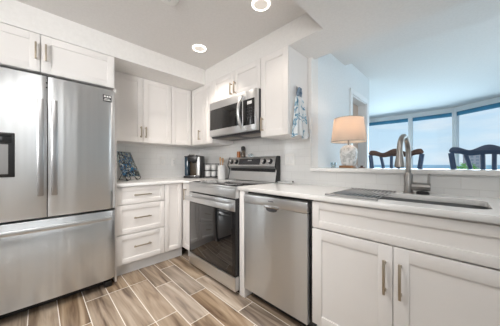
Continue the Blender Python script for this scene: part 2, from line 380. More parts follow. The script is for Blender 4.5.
# curved window wall
WP = [(-2.0, 6.76), (-.93, 6.83), (-.10, 6.78), (.70, 6.20), (1.40, 5.40), (1.95, 4.55)]
ZS, ZT, ZC = .50, 2.315, 2.42
for i in range(len(WP)-1):
    a, b_ = Vector((*WP[i], 0)), Vector((*WP[i+1], 0)); d = b_-a; ln = d.length
    T = Matrix.Translation(a) @ Matrix.Rotation(math.atan2(d.y, d.x), 4, 'Z')
    struct(MB().box(-.02, ln+.02, -.02, .12, 0, ZS, mat4=T).build('wall_window', M['dining'], smooth=0))
    struct(MB().box(-.02, ln+.02, -.02, .12, ZT, ZC+.03, mat4=T).build('wall_window', M['trim'], smooth=0))
    fr = MB(); pw = .045
    fr.box(.0, pw, -.03, .06, ZS, ZT, .004, mat4=T); fr.box(ln-pw, ln, -.03, .06, ZS, ZT, .004, mat4=T)
    fr.box(pw, ln-pw, -.01, .05, ZS, ZS+.05, .004, mat4=T); fr.box(pw, ln-pw, -.01, .05, ZT-.03, ZT, .004, mat4=T)
    f = struct(fr.build('window_%d' % (i+1), M['trim']))
    MB().box(pw, ln-pw, .018, .024, ZS+.05, ZT-.03, mat4=T).build('pane', M['glass'], f, smooth=0)
    MB().box(pw+.005, ln-pw-.005, -.012, -.004, ZT-.095, ZT-.002, mat4=T).build('roller_shade', M['shade_blue'], f, smooth=0)
# outside
struct(MB().box(-4000, 4000, 8, 8000, -26, -25.5).build('ocean', M['ocean'], smooth=0))
bd = thing('apartment_building', 'distant pink apartment tower by the sea beyond the window', 'building', (3.6, 150*1.4, -25.5))
MB().box(-2.6, 6, 0, 14, 0, 33, .2).build('wall', M['building'], bd, smooth=0)
MB().box(-2.9, 6.3, -.3, 14.3, 33, 33.8, .1).build('roof', M['pot'], bd, smooth=0)
for k in range(4):
    for j in range(3):
        MB().box(-1.6+j*2.6, -.2+j*2.6, -.06, .1, 24+k*2.3, 25.4+k*2.3).build('window', M['bwin'], bd, smooth=0)

# ================================================================== CABINETS
def shaker(x0, x1, z0, z1, st=.058, fr=-.02, parent=None, name='door', mtl='white'):
    m = MB(); b = .0018
    m.box(x0, x0+st, fr, 0, z0, z1, b); m.box(x1-st, x1, fr, 0, z0, z1, b)
    m.box(x0+st-.001, x1-st+.001, fr, 0, z1-st, z1, b); m.box(x0+st-.001, x1-st+.001, fr, 0, z0, z0+st, b)
    m.box(x0+st-.002, x1-st+.002, fr+.009, -.002, z0+st-.002, z1-st+.002)
    return m.build(name, M[mtl], parent)
def pull(parent, x, z, ln, vert=True, fr=-.02):
    m = MB(); h = ln/2; w = .0058
    if vert:
        m.box(x-w, x+w, fr-.036, fr-.025, z-h, z+h, .002)
        for s in (-1, 1): m.box(x-w*.8, x+w*.8, fr-.026, fr, z+s*h*.8-w, z+s*h*.8+w)
    else:
        m.box(x-h, x+h, fr-.036, fr-.025, z-w, z+w, .002)
        for s in (-1, 1): m.box(x+s*h*.8-w, x+s*h*.8+w, fr-.026, fr, z-w*.8, z+w*.8)
    return m.build('handle', M['brass'], parent)
G = .0017
def cabinet(name, label, loc, rz, w, z0, z1, depth, fronts, toe=0, hollow=False, cat='cabinet', group=None, toew=None):
    r = thing(name, label, cat, (loc[0], loc[1], 0), rz, group)
    m = MB()
    if hollow:
        m.box(0, .018, 0, depth, z0, z1); m.box(w-.018, w, 0, depth, z0, z1); m.box(.018, w-.018, depth-.012, depth, z0, z1); m.box(.018, w-.018, .02, depth-.012, z0, z0+.018)
        m.box(.018, w-.018, 0, .02, z0, z0+.04); m.box(.018, w-.018, 0, .02, z1-.16, z1); m.box(w/2-.02, w/2+.02, 0, .02, z0+.04, z1-.16)
    else: m.box(0, w, 0, depth, z0, z1, .0008)
    m.build('carcass', M['white'], r, smooth=0)
    if toe:
        MB().box(0 if toew is None else toew[0], w if toew is None else toew[1], .05, .068, .001, toe-.001).build('toe_kick', M['toe'], r, smooth=0)
    for f in fronts:
        d = shaker(f['x0']+G, f['x1']-G, f['z0']+G, f['z1']-G, f.get('st', .058), parent=r, name=f.get('n', 'door'))
        if 'h' in f: pull(d, *f['h'])
    return r
A = R(90)
# over-fridge cabinet (front face x=-2.31)
cabinet('wall_cabinet', 'short white double-door cabinet above the stainless refrigerator', (-2.33, -.47), A, .975, 1.833, 2.128, .63, [
    dict(x0=0, x1=.478, z0=1.833, z1=2.128, h=(.452, 1.985, .128)), dict(x0=.478, x1=.975, z0=1.833, z1=2.128, h=(.508, 1.985, .128))])
# refrigerator side panel
tag(MB().box(WA+.002, -2.32, .506, .524, .001, 1.83, .001).build('side_panel', M['white']), 'tall white panel standing between refrigerator and drawer cabinet', 'panel')
# left wall uppers (face x=-2.636)
UB, UT = 1.374, 2.128
cabinet('wall_cabinet', 'white double-door wall cabinet between refrigerator panel and corner, above the easel', (-2.656, .527), A, .680, UB, UT, .305, [
    dict(x0=.03, x1=.335, z0=UB, z1=UT, h=(.308, 1.49, .128)), dict(x0=.335, x1=.680, z0=UB, z1=UT, h=(.362, 1.49, .128))])
cabinet('wall_cabinet', 'narrow white single-door wall cabinet on left wall, touching the inner corner', (-2.656, 1.209), A, .60, UB, UT, .305, [
    dict(x0=0, x1=.281, z0=UB, z1=UT)])
# range wall uppers (face y=1.49)
cabinet('wall_cabinet', 'white corner wall cabinet left of the microwave with small lone handle', (-2.634, 1.51), 0, .506, UB, UT, .305, [
    dict(x0=.004, x1=.318, z0=UB, z1=UT, h=(.225, 1.495, .128)), dict(x0=.318, x1=.506, z0=UB, z1=UT)])
cabinet('wall_cabinet', 'short white double-door wall cabinet mounted above the microwave', (-2.126, 1.51), 0, .778, 1.842, UT, .305, [
    dict(x0=0, x1=.389, z0=1.842, z1=UT, h=(.357, 1.935, .128)), dict(x0=.389, x1=.778, z0=1.842, z1=UT, h=(.421, 1.935, .128))])
cabinet('wall_cabinet', 'tall white single-door wall cabinet right of the microwave, towel on its side', (-1.346, 1.51), 0, .312, UB, UT, .305, [
    dict(x0=0, x1=.312, z0=UB, z1=UT, h=(.03, 1.49, .128))])
# left base: drawers, corner door
cabinet('base_cabinet', 'white three-drawer base cabinet next to the refrigerator', (-2.375, .527), A, .472, .12, CT-.031, .58, [
    dict(n='drawer', x0=0, x1=.472, z0=.715, z1=.893, st=.045, h=(.236, .806, .17, False)),
    dict(n='drawer', x0=0, x1=.472, z0=.418, z1=.711, st=.05, h=(.236, .575, .17, False)),
    dict(n='drawer', x0=0, x1=.472, z0=.125, z1=.414, st=.05, h=(.236, .285, .17, False))], toe=.12)
cabinet('base_cabinet', 'narrow white base cabinet with a plain door between drawers and corner', (-2.375, 1.0), A, .81, .12, CT-.031, .58, [
    dict(x0=0, x1=.205, z0=.125, z1=.893, st=.05)], toe=.12, toew=(0, .24))
cabinet('base_cabinet', 'slim white base cabinet squeezed between the inner corner and the range', (-2.352, 1.235), 0, .228, .12, CT-.031, .57, [
    dict(x0=.004, x1=.226, z0=.125, z1=.893, st=.05, h=(.085, .77, .128))], toe=.12)
# filler right of the range
tag(MB().box(-1.342, -1.279, 1.215, WB-.012, .001, CT-.031, .001).build('end_panel', M['white']), 'narrow white panel between the range and the dishwasher', 'panel')
# sink base
cabinet('sink_cabinet', 'wide white two-door cabinet under the sink with a false drawer front', (-.664, 1.235), 0, .86, .12, CT-.031, .57, [
    dict(n='false_front', x0=.0, x1=.86, z0=.724, z1=.889, st=.045),
    dict(x0=0, x1=.43, z0=.125, z1=.720, st=.062, h=(.398, .568, .167)), dict(x0=.43, x1=.86, z0=.125, z1=.720, st=.062, h=(.462, .568, .167))], toe=.12, hollow=True)

# worktops
def slab(name, outer, holes, z0, z1, label):
    cu = bpy.data.curves.new('c', 'CURVE'); cu.dimensions = '2D'; cu.fill_mode = 'BOTH'; cu.extrude = (z1-z0)/2-.002; cu.bevel_depth = .002; cu.bevel_resolution = 1; cu.offset = -.002
    for poly in [outer]+holes:
        s = cu.splines.new('POLY'); s.points.add(len(poly)-1); s.use_cyclic_u = True
        for p, q in zip(s.points, poly): p.co = (q[0], q[1], 0, 1)
    o = bpy.data.objects.new('c', cu); C.objects.link(o); dg = bpy.context.evaluated_depsgraph_get()
    me = bpy.data.meshes.new_from_object(o.evaluated_get(dg)); bpy.data.objects.remove(o)
    for v in me.vertices: v.co.z += (z0+z1)/2
    me.name = name; me.materials.clear(); me.materials.append(M['quartz'])
    o = bpy.data.objects.new(name, me); C.objects.link(o); return tag(o, label, 'worktop')
wb = WB-.009
slab('worktop', [(WA+.009, .527), (-2.325, .527), (-2.325, 1.195), (-2.125, 1.195), (-2.125, wb), (WA+.009, wb)], [], CT-.03, CT, 'white quartz worktop in the corner, holding the easel and coffee maker')
slab('worktop', [(-1.343, 1.195), (.44, 1.195), (.44, wb), (-1.343, wb)], [rrect(-.60, .095, 1.325, 1.655, .06)], CT-.03, CT, 'long white quartz worktop around the sink, right of the range')
tag(MB().box(-1.0, .44, 1.79, 2.12, 1.054, 1.084, .003).build('bar_ledge', M['quartz']), 'raised white quartz bar ledge on the half wall behind the sink', 'ledge')

# ================================================================== REFRIGERATOR
fr = thing('refrigerator', 'stainless steel french-door refrigerator with bottom freezer drawer', 'refrigerator', (-2.22, .045, 0), A)
MB().box(-.445, .445, .085, .72, .05, 1.765, .004).build('body', M['dark'], fr)
def bowed(x0, x1, dep=.08, bow=.012, rl=.012, rr=.012):
    # plan outline of a gently bowed door, front towards -y, rounded at both ends
    pts = []
    n = 14
    for k in range(7):
        a = R(180+90*k/6); pts.append((x0+rl+rl*math.cos(a), rl*1.0+rl*math.sin(a)+.0))
    xs0, xs1 = x0+rl, x1-rr
    for k in range(7):
        a = R(270+90*k/6); pts.append((x1-rr+rr*math.cos(a), rr+rr*math.sin(a)))
    pts += [(x1, dep), (x0, dep)]
    return [(x, y + bow*((x/.45)**2) if y < dep*.95 else y) for x, y in pts]
def door_poly(x0, x1, dep=.08):
    """front edge: bowed across the whole fridge width, and turning back in a wide curve at the outer side."""
    n = 24; pts = []
    for k in range(n+1):
        x = x0+(x1-x0)*k/n
        e = max(0, (abs(x)-.40)/.05); y = .014*(x/.45)**2 + .022*e**2.2
        pts.append((x, y))
    pts[0] = (pts[0][0], pts[0][1]+.004); pts[-1] = (pts[-1][0], pts[-1][1]+.004)
    return pts + [(x1, dep), (x0, dep)]
ld = MB().prism(door_poly(-.45, -.003), .718, 1.785, .003, sides=(24, 25, 26)).build('door', [M['steel'], M['dark']], fr)
rd = MB().prism(door_poly(.003, .45), .718, 1.785, .003, sides=(24, 25, 26)).build('door', [M['steel'], M['dark']], fr)
dr = MB().prism(door_poly(-.45, .45), .085, .700, .003, sides=(24, 25, 26)).build('freezer_drawer', [M['steel'], M['dark']], fr)
def vhandle(x, par):
    m = MB(); m.box(x-.018, x+.018, -.062, -.044, .885, 1.60, .007)
    for z in (.93, 1.555): m.box(x-.011, x+.011, -.046, .006, z-.02, z+.02, .003)
    return m.build('handle', M['handle_steel'], par)
vhandle(-.037, ld); vhandle(.037, rd)
m = MB(); hp = [(x, -.052+.02*(x/.41)**2) for x in [-.41+.82*k/16 for k in range(17)]]
poly = [(x, y-.009) for x, y in hp]+[(x, y+.009) for x, y in hp[::-1]]
m.prism(poly, .628, .658, .004)
for x in (-.385, .385): m.box(x-.02, x+.02, -.035, .016, .631, .655, .002)
m.build('handle', M['steel_h'], dr)
# dispenser
ds = MB().box(-.365, -.165, -.004, .03, 1.028, 1.338, .005)
ds = ds.build('dispenser', M['black'], ld)
MB().box(-.350, -.196, -.0055, .0, 1.050, 1.255, .001).build('dispenser_recess', M['recess'], ds)
MB().box(-.350, -.180, -.006, .0, 1.268, 1.328, .001).build('control_panel', M['black_gloss'], ds)
MB().box(-.285, -.245, -.022, -.004, 1.13, 1.22, .004).build('lever', M['dark'], ds)
# badge
bg_ = MB().box(.352, .418, .0055, .018, 1.675, 1.735, .001).build('badge', M['dark'], rd)
bm_ = MB()
for i in range(3): bm_.box(.360+i*.019, .374+i*.019, .0042, .006, 1.712, 1.727)
bm_.box(.360, .41, .0042, .006, 1.684, 1.690); bm_.box(.364, .402, .0042, .006, 1.696, 1.701)
bm_.build('badge_marks', M['paper'], bg_, smooth=0)
m = MB(); m.box(-.03, .03, .02, .08, 1.787, 1.797); m.build('hinge_cover', M['dark'], fr)
MB().box(-.43, .43, .10, .14, .015, .083).build('grille', M['black'], fr, smooth=0)
for s in (-1, 1): MB().box(s*.40-.03, s*.40+.03, .05, .11, .001, .05, .004).build('foot', M['black'], fr)
for z in (1.70, 1.735): MB().lathe([(0, 0), (.006, 0), (.006, .012), (0, .012)], 12, mat4=Matrix.Translation((-.003, .012, z)) @ Matrix.Rotation(R(90), 4, 'X')).build('screw_cap', M['black'], fr)

# ================================================================== RANGE
X0, X1 = -2.121, -1.346; cx = (X0+X1)/2; hw = (X1-X0)/2
rg = thing('range', 'freestanding stainless electric range with black glass oven door', 'range', (cx, 1.17, 0))
MB().box(-hw, hw, .045, .60, .04, .905, .002).build('body', M['dark'], rg)
MB().box(-hw, hw, .0, .045, .825, .912, .004).build('front_fascia', M['steel_h'], rg)
MB().box(-hw, hw, -.004, .56, .906, .926, .004).build('cooktop_rim', M['steel_h'], rg)
ck = MB().box(-hw+.018, hw-.018, .03, .55, .921, .929, .001).build('cooktop', M['black_gloss'], rg)
for x, y, r in ((-.19, .15, .105), (.19, .15, .085), (-.19, .40, .08), (.19, .40, .105)):
    ring = [(x+r*math.cos(2*PI*k/32), y+r*math.sin(2*PI*k/32), .9292) for k in range(32)]
    MB().tube(ring, .0011, 6, True).build('burner_ring', M['toe'], ck)
od = MB().box(-hw+.004, hw-.004, .002, .045, .158, .818, .004).build('oven_door', M['enamel'], rg)
MB().box(-hw+.004, hw-.004, -.004, .004, .715, .812, .002).build('door_band', M['steel_h'], od)
MB().box(-hw+.034, hw-.034, -.0015, .004, .190, .706, .001).build('window', M['black_gloss'], od)
m = MB(); m.prism([(-hw+.015, -.048), (-hw+.015, -.060), (-.2, -.066), (.2, -.066), (hw-.015, -.060), (hw-.015, -.048)], .735, .785, .005)
for s in (-1, 1): m.box(s*(hw-.05)-.018, s*(hw-.05)+.018, -.052, -.003, .74, .78, .003)
m.build('handle', M['steel_h'], od)
MB().box(-hw+.002, hw-.002, .0, .05, .035, .153, .004).build('storage_drawer', M['steel_h'], rg)
for sx_ in (-1, 1):
    for yy in (.07, .54): MB().lathe([(0, .001), (.018, .001), (.018, .02), (.01, .025), (.01, .042), (0, .042)], 12, (sx_*(hw-.05), yy, 0)).build('foot', M['black'], rg)
# backguard
bgd = MB().prism([(.552, .93), (.585, 1.06), (.545, 1.098), (.573, 1.195), (.583, 1.202), (.622, 1.202), (.622, .93)], -hw+.008, hw-.008, axis='X').build('backguard', M['satin'], rg)
MB().box(-hw+.03, hw-.03, .574, .59, 1.035, 1.075, .002).build('vent_slot', M['black'], bgd)
for s in (-1, 1): MB().prism([(.548, .93), (.575, 1.05), (.541, 1.095), (.568, 1.198), (.58, 1.206), (.626, 1.206), (.626, .93)], s*(hw-.004)-.004, s*(hw-.004)+.004, axis='X').build('end_cap', M['black'], bgd)
def on_face(z): return .545+(z-1.098)*(.028/.097)
TL = Matrix.Rotation(-math.atan(.028/.097), 4, 'X')
MB().box(-1.918-cx, -1.572-cx, -.003, .004, -.036, .036, .001, mat4=Matrix.Translation((0, on_face(1.147), 1.147)) @ TL).build('display', M['dark'], bgd)
dm = MB()
for i in range(4): dm.box(-.03+i*.016, -.022+i*.016, -.0042, -.003, .006, .022, mat4=Matrix.Translation((0, on_face(1.147), 1.147)) @ TL)
dm.build('display_digits', M['paper'], bgd, smooth=0)
for x in (-2.05, -1.963, -1.513, -1.424):
    T = Matrix.Translation((x-cx, on_face(1.147), 1.147)) @ TL @ Matrix.Rotation(R(90), 4, 'X')
    k = MB().lathe([(0, 0), (.030, 0), (.030, .006), (.024, .008), (.022, .028), (.018, .031), (0, .031)], 24, mat4=T).build('knob', M['black'], bgd)
    MB().lathe([(0, .031), (.020, .031), (.0205, .034), (.010, .036), (0, .036)], 24, mat4=T).build('knob_cap', M['chrome'], k)

# ================================================================== MICROWAVE
mx0, mx1 = -2.124, -1.350; mc = (mx0+mx1)/2; mh = (mx1-mx0)/2
mw = thing('microwave', 'stainless over-the-range microwave with curved handle', 'microwave', (mc, 1.44, 0))
MB().box(-mh, mh, .03, .366, 1.432, 1.838, .003).build('body', M['dark'], mw)
dmw = MB().box(-mh, .245, .0, .032, 1.44, 1.836, .005).build('door', M['steel_h'], mw)
MB().box(-mh+.012, .185, -.002, .004, 1.515, 1.752, .003).build('window', M['glass_dark'], dmw)
cp = MB().box(.247, mh, .0, .032, 1.44, 1.836, .005).build('control_side', M['steel_h'], mw)
cpp = MB().box(.2, mh-.03, -.003, .004, 1.50, 1.752, .002).build('control_panel', M['glass_dark'], mw)
MB().box(.262, .325, -.0045, -.002, 1.70, 1.73).build('display', M['toe'], cpp, smooth=0)
km = MB()
for r_ in range(4):
    for c_ in range(3): km.box(.258+c_*.026, .274+c_*.026, -.0042, -.002, 1.655-r_*.03, 1.667-r_*.03)
km.build('keypad', M['dark'], cpp, smooth=0)
hp = [(.195, -.008-.055*math.sin(PI*k/14)**.7, 1.475+.32*k/14) for k in range(15)]
m = MB()
prev = None
m.tube(hp, .0165, 12); m.build('handle', M['steel_h'], dmw)
vb = MB().box(-mh+.004, mh-.004, .034, .364, 1.424, 1.431, .002).build('vent_base', M['dark'], mw)
for s in (-1, 1): MB().box(s*.2-.14, s*.2+.14, .09, .25, 1.4205, 1.4245, .001).build('grease_filter', M['filter'], vb)

# ================================================================== DISHWASHER
dx0, dx1 = -1.275, -.690; dc = (dx0+dx1)/2; dh = (dx1-dx0)/2
dw = thing('dishwasher', 'stainless steel dishwasher with pocket handle between range and sink', 'dishwasher', (dc, 1.205, 0))
MB().box(-dh-.002, dh+.02, .05, .58, .06, .885, .002).build('body', M['black'], dw)
dd = MB().prism([(0, .095), (0, .800), (.048, .800), (.048, .095)], -dh, dh, .003, axis='X').build('door', M['steel'], dw)
st_ = MB().box(-dh, dh, -.004, .048, .803, .874, .004).build('control_strip', M['steel_h'], dw)
MB().prism([(-.062, .806), (.062, .806), (.045, .775), (.02, .768), (-.02, .768), (-.045, .775)], -.003, .002, axis='Y').build('pocket_handle', M['dark'], dd)
MB().box(-.07, .07, -.012, .0, .795, .812, .004).build('pocket_lip', M['chrome'], dd)
MB().box(-.03, .02, -.0052, -.003, .842, .848).build('badge', M['dark'], st_, smooth=0)
MB().box(-dh, dh, .09, .11, .002, .092).build('toe_kick', M['black'], dw, smooth=0)

# ================================================================== SINK, FAUCET, RACK
def loop(bm, pts, z): return [bm.verts.new((p[0], p[1], z)) for p in pts]
m = MB(); b = m.bm
specs = [(rrect(-.615, .11, 1.31, 1.67, .07), CT-.0315), (rrect(-.603, .098, 1.322, 1.658, .06), CT-.0315), (rrect(-.598, .093, 1.327, 1.653, .055), CT-.21), (rrect(-.57, .065, 1.355, 1.625, .05), CT-.226)]
outer = [(rrect(-.57, .065, 1.355, 1.625, .05), CT-.23), (rrect(-.601, .096, 1.324, 1.656, .055), CT-.213), (rrect(-.606, .101, 1.319, 1.661, .06), CT-.036), (rrect(-.615, .11, 1.31, 1.67, .07), CT-.034)]
loops = [loop(b, p, z) for p, z in specs]+[None]+[loop(b, p, z) for p, z in outer]
for i in range(len(loops)-1):
    a, c = loops[i], loops[i+1]
    if a is None or c is None: continue
    for k in range(len(a)): b.faces.new((a[k], a[(k+1) % len(a)], c[(k+1) % len(a)], c[k]))
b.faces.new(loops[3]); b.faces.new(loops[5])
a, c = loops[0], loops[-1]
for k in range(len(a)): b.faces.new((a[k], a[(k+1) % len(a)], c[(k+1) % len(a)], c[k]))
bmesh.ops.recalc_face_normals(b, faces=b.faces[:])
sk = thing('sink', 'undermount stainless steel sink set in the long worktop', 'sink', (0, 0, 0))
m.build('basin', M['basin'], sk)
MB().lathe([(0, 0), (.03, 0), (.045, .004), (.04, .006), (.0, .004)], 24, (-.24, 1.47, CT-.2255)).build('drain', M['chrome'], sk)

fc = thing('faucet', 'brushed nickel gooseneck kitchen faucet behind the sink', 'faucet', (-.246, 1.725, CT))
MB().lathe([(0, .0005), (.030, .0005), (.030, .006), (.0245, .010), (.0245, .115), (.020, .13), (.0135, .14), (0, .14)], 24).build('body', M['nickel'], fc)
pts = [(0, 0, .13), (0, 0, .20), (0, 0, .258)]
rad = .104
for k in range(1, 17):
    a = PI*k/16*1.04; pts.append((-.012*(1-math.cos(a))/2, -rad*(1-math.cos(a)), .262+rad*math.sin(a)))
MB().tube(pts, .0155, 16).build('spout', M['nickel'], fc)
e0 = Vector(pts[-1]); dn = (Vector(pts[-1])-Vector(pts[-2])).normalized()
hd = [e0-dn*.005, e0+dn*.015, e0+dn*.058, e0+dn*.074]
sh = MB().tube(hd, [.0165, .020, .027, .027], 16).build('spray_head', M['nickel'], fc)
MB().tube([e0+dn*.073, e0+dn*.078], .023, 16).build('nozzle', M['black'], sh)
hb = MB().tube([(.02, 0, .047), (.06, 0, .047), (.112, 0, .047)], [.026, .0255, .024], 16).build('handle_hub', M['nickel'], fc)
MB().tube([(.103, 0, .055), (.104, 0, .09), (.104, .002, .132)], [.0075, .007, .006], 10).build('lever', M['nickel'], hb)
tag(MB().lathe([(0, .0005), (.034, .0005), (.034, .010), (.028, .017), (.010, .020), (0, .020)], 22, (-.172, 1.725, CT)).build('black_cap', M['black']), 'small black round cap on the worktop beside the faucet', 'cap')  # plain black stepped disc next to the faucet base

rk = thing('drying_rack', 'grey roll-up drying rack laid over the left end of the sink', 'rack', (0, 0, CT))
for i in range(13):
    x = -.585+i*.0222
    MB().tube([(x, 1.255, .006), (x, 1.685, .006)], .0030, 8).build('bar', M['handle_steel'], rk)
for y in (1.255, 1.685): MB().box(-.595, -.308, y-.010, y+.010, .0005, .0115, .003).build('end_strip', M['rubber'], rk)

# ================================================================== SMALL FITTINGS
def outlet(name, label, cat, loc, rz, wdt, n, sw):
    o = thing(name, label, cat, loc, rz)
    MB().box(-wdt/2, wdt/2, -.006, 0, -.06, .06, .002).build('plate', M['paper'], o)
    for i in range(n):
        x = (i-(n-1)/2)*.046
        r = MB().box(x-.0165, x+.0165, -.0085, -.005, -.034, .034, .002).build('rocker' if sw else 'socket', M['ceramic'], o)
        if not sw:
            for z in (-.017, .017):
                for dx in (-.006, .006): MB().box(x+dx-.001, x+dx+.001, -.0088, -.0083, z-.005, z+.005).build('slot', M['dark'], r, smooth=0)
    return o
xa = WA+.0085
outlet('light_switch', 'white switch plate on left backsplash, nearer the easel', 'switch', (xa, 1.225, 1.16), A, .07, 1, True)
outlet('power_outlet', 'white outlet plate on left backsplash, nearer the coffee maker', 'outlet', (xa, 1.385, 1.15), A, .07, 1, False)
outlet('light_switch', 'wide white double switch plate on backsplash right of the range', 'switch', (-1.236, WB-.0085, 1.165), 0, .115, 2, True)

for i, (x, y) in enumerate(((-1.917, 1.175), (-1.061, 1.177))):
    o = thing('downlight', ('small-looking recessed ceiling light nearer the corner', 'larger-looking recessed ceiling light at top edge of view')[i], 'ceiling light', (x, y, 2.32), 0, 'recessed kitchen lights')
    MB().lathe([(.056, -.001), (.056, -.008), (.066, -.006), (.068, -.0005), (.056, -.0005)], 36).build('trim_ring', M['lamp_lens'], o)
    MB().lathe([(0, -.006), (.055, -.006), (.055, -.001), (0, -.001)], 36).build('lens', M['lens_frost'], o)
o = thing('smoke_detector', 'round white smoke detector on the kitchen ceiling', 'smoke detector', (-1.47, .655, 2.32))
MB().lathe([(0, -.034), (.045, -.034), (.06, -.028), (.066, -.012), (.066, -.0005), (0, -.0005)], 32).build('cover', M['paper'], o)
MB().lathe([(0, -.037), (.010, -.037), (.012, -.033), (0, -.033)], 16).build('button', M['toe'], o)

# ---- towel on cabinet end panel (x=-1.034)
px = -1.0335
hk = thing('wall_hook', 'small grey hook on the cabinet side above the towel', 'hook', (px, 1.625, 1.775))
MB().box(0, .004, -.012, .012, -.03, .035, .002).build('plate', M['rubber'], hk)
MB().tube([(.003, 0, -.005), (.018, 0, -.012), (.024, 0, -.004), (.024, 0, .006)], .0035, 8).build('prong', M['rubber'], hk)
def towel():
    m = MB(); b = m.bm; nu, nv = 28, 24
    def P(i, j, back):
        v = j/nv; u = i/nu-.5
        wd = .06+(.275-.06)*min(1, v**.75); cy = 1.632+.018*v
        z = 1.722-v*(.358+.02*math.sin(u*9))
        fold = .012*math.sin(u*19+v*1.5)*(.4+.6*v)+.006*math.sin(u*41+3)
        x = px+.022+fold+.012*v-(.010 if back else 0)
        return (max(x, px+.002+(.0 if back else .006)), cy+u*wd, z)
    fv = [[b.verts.new(P(i, j, 0)) for i in range(nu+1)] for j in range(nv+1)]
    bv = [[b.verts.new(P(i, j, 1)) for i in range(nu+1)] for j in range(nv+1)]
    for j in range(nv):
        for i in range(nu):
            b.faces.new((fv[j][i], fv[j][i+1], fv[j+1][i+1], fv[j+1][i])); b.faces.new((bv[j][i], bv[j+1][i], bv[j+1][i+1], bv[j][i+1]))
        b.faces.new((fv[j][0], fv[j+1][0], bv[j+1][0], bv[j][0])); b.faces.new((fv[j][nu], bv[j][nu], bv[j+1][nu], fv[j+1][nu]))
    for i in range(nu):
        b.faces.new((fv[0][i], bv[0][i], bv[0][i+1], fv[0][i+1])); b.faces.new((fv[nv][i], fv[nv][i+1], bv[nv][i+1], bv[nv][i]))
    bmesh.ops.recalc_face_normals(b, faces=b.faces[:])
    return m
tw = thing('hand_towel', 'white kitchen towel with blue sea print hanging on the cabinet side', 'towel', (0, 0, 0))
towel().build('cloth', M['towel'], tw, smooth=80)
MB().tube([(px+.022, 1.606, 1.715), (px+.025, 1.600, 1.745), (px+.030, 1.618, 1.785), (px+.030, 1.634, 1.783), (px+.025, 1.648, 1.745), (px+.022, 1.645, 1.715)], [.012, .013, .012, .012, .013, .012], 10).build('loop', M['towel_top'], tw)

# ---- art plate on easel
RZ = R(90+38); EL = (-2.70, .735, CT)
es = thing('easel', 'black wrought iron easel on the worktop beside the refrigerator', 'easel', EL, RZ)
def iron(name, pts, r=.0042): return MB().tube(pts, r, 8).build(name, M['black'], es)
for s in (-1, 1):
    c = [(s*.075, .03, .19), (s*.078, 0, .07), (s*.08, -.02, .03), (s*.082, -.05, .012), (s*.085, -.075, .020), (s*.087, -.083, .04), (s*.087, -.070, .052), (s*.087, -.060, .040)]
    iron('hook_arm', c); iron('front_leg', [(s*.08, -.02, .03), (s*.082, -.03, .010), (s*.084, -.045, .0045)])
    MB().tube([(s*.085+.014*math.cos(a)*s, -.05, .075+.03*math.sin(a)) for a in [R(-90+30*k) for k in range(10)]], .0035, 8).build('scroll', M['black'], es)
iron('cross_bar', [(-.08, -.006, .055), (.08, -.006, .055)]); iron('top_bar', [(-.075, .03, .19), (.075, .03, .19)])
iron('back_leg', [(0, .03, .19), (0, .09, .08), (0, .13, .0045)])
T = Matrix.Rotation(R(-25), 4, 'X')
pl = MB().box(-.15, .125, -.022, -.012, 0, .31, .003, mat4=Matrix.Translation((0, -.034, .044)) @ T).build('art_plate', M['art'])
pl.location = EL; pl.rotation_euler = (0, 0, RZ); tag(pl, 'glossy square plate with blue and black abstract pattern on the easel', 'plate')

# ---- coffee maker
cm = thing('coffee_maker', 'black single-serve coffee maker with silver side in the corner', 'coffee maker', (-2.665, 1.555, CT), R(42))
MB().box(-.115, .115, -.12, .10, .001, .03, .006).build('base', M['black'], cm)
MB().box(-.065, .055, .01, .10, .03, .30, .008).build('tower', M['brown_tint'], cm)  # brown reflection in the recess painted as the tower colour
MB().box(-.065, .075, -.11, .10, .225, .315, .012).build('head', M['black'], cm)
MB().tube([(0, -.06, .226), (0, -.06, .205)], [.022, .014], 14).build('spout', M['black'], cm)
tk = MB().box(-.118, -.066, -.07, .095, .031, .285, .008).build('water_tank', M['tank'], cm)
MB().box(-.12, -.064, -.072, .097, .285, .302, .004).build('lid', M['black'], tk)
MB().box(.056, .104, -.10, .08, .03, .29, .010).build('side_panel', M['steel_h'], cm)
MB().box(.104, .122, -.09, .09, .03, .305, .006).build('side_cover', M['black'], cm)
MB().box(-.05, .05, -.115, -.03, .03, .036, .002).build('drip_tray', M['chrome'], cm)
MB().tube([(-.05, -.10, .30), (-.03, -.122, .325), (.03, -.122, .325), (.05, -.10, .30)], .007, 8).build('handle', M['chrome'], cm)

# ---- wire rack with white cups
wr = thing('wire_rack', 'two-tier black wire rack holding white cups beside the coffee maker', 'rack', (-2.435, 1.675, CT), R(35))
wm = [(-.09, -.05), (.09, -.05), (.09, .05), (-.09, .05)]
for x, y in wm: MB().tube([(x, y, .002), (x, y, .20)], .0035, 8).build('post', M['black'], wr)
for z in (.02, .105, .195):
    MB().tube([(x, y, z) for x, y in wm], .003, 8, True).build('frame_ring', M['black'], wr)
for z in (.018, .103): MB().box(-.088, .088, -.048, .048, z-.003, z+.001).build('tier', M['black'], wr, smooth=0)
for zi, z in enumerate((.0195, .1045)):
    for xi, x in enumerate((-.044, .044)):
        p = Matrix.Translation((-2.435, 1.675, CT)) @ Matrix.Rotation(R(35), 4, 'Z') @ Vector((x, 0, z))
        o = MB().lathe([(0, 0), (.030, 0), (.036, .01), (.039, .072), (.036, .072), (.033, .012), (0, .008)], 24).build('cup', M['ceramic']); o.location = p
        tag(o, 'white cup in the wire rack, %s tier, %s side' % (('lower', 'upper')[zi], ('left', 'right')[xi]), 'cup', 'white cups in the wire rack')

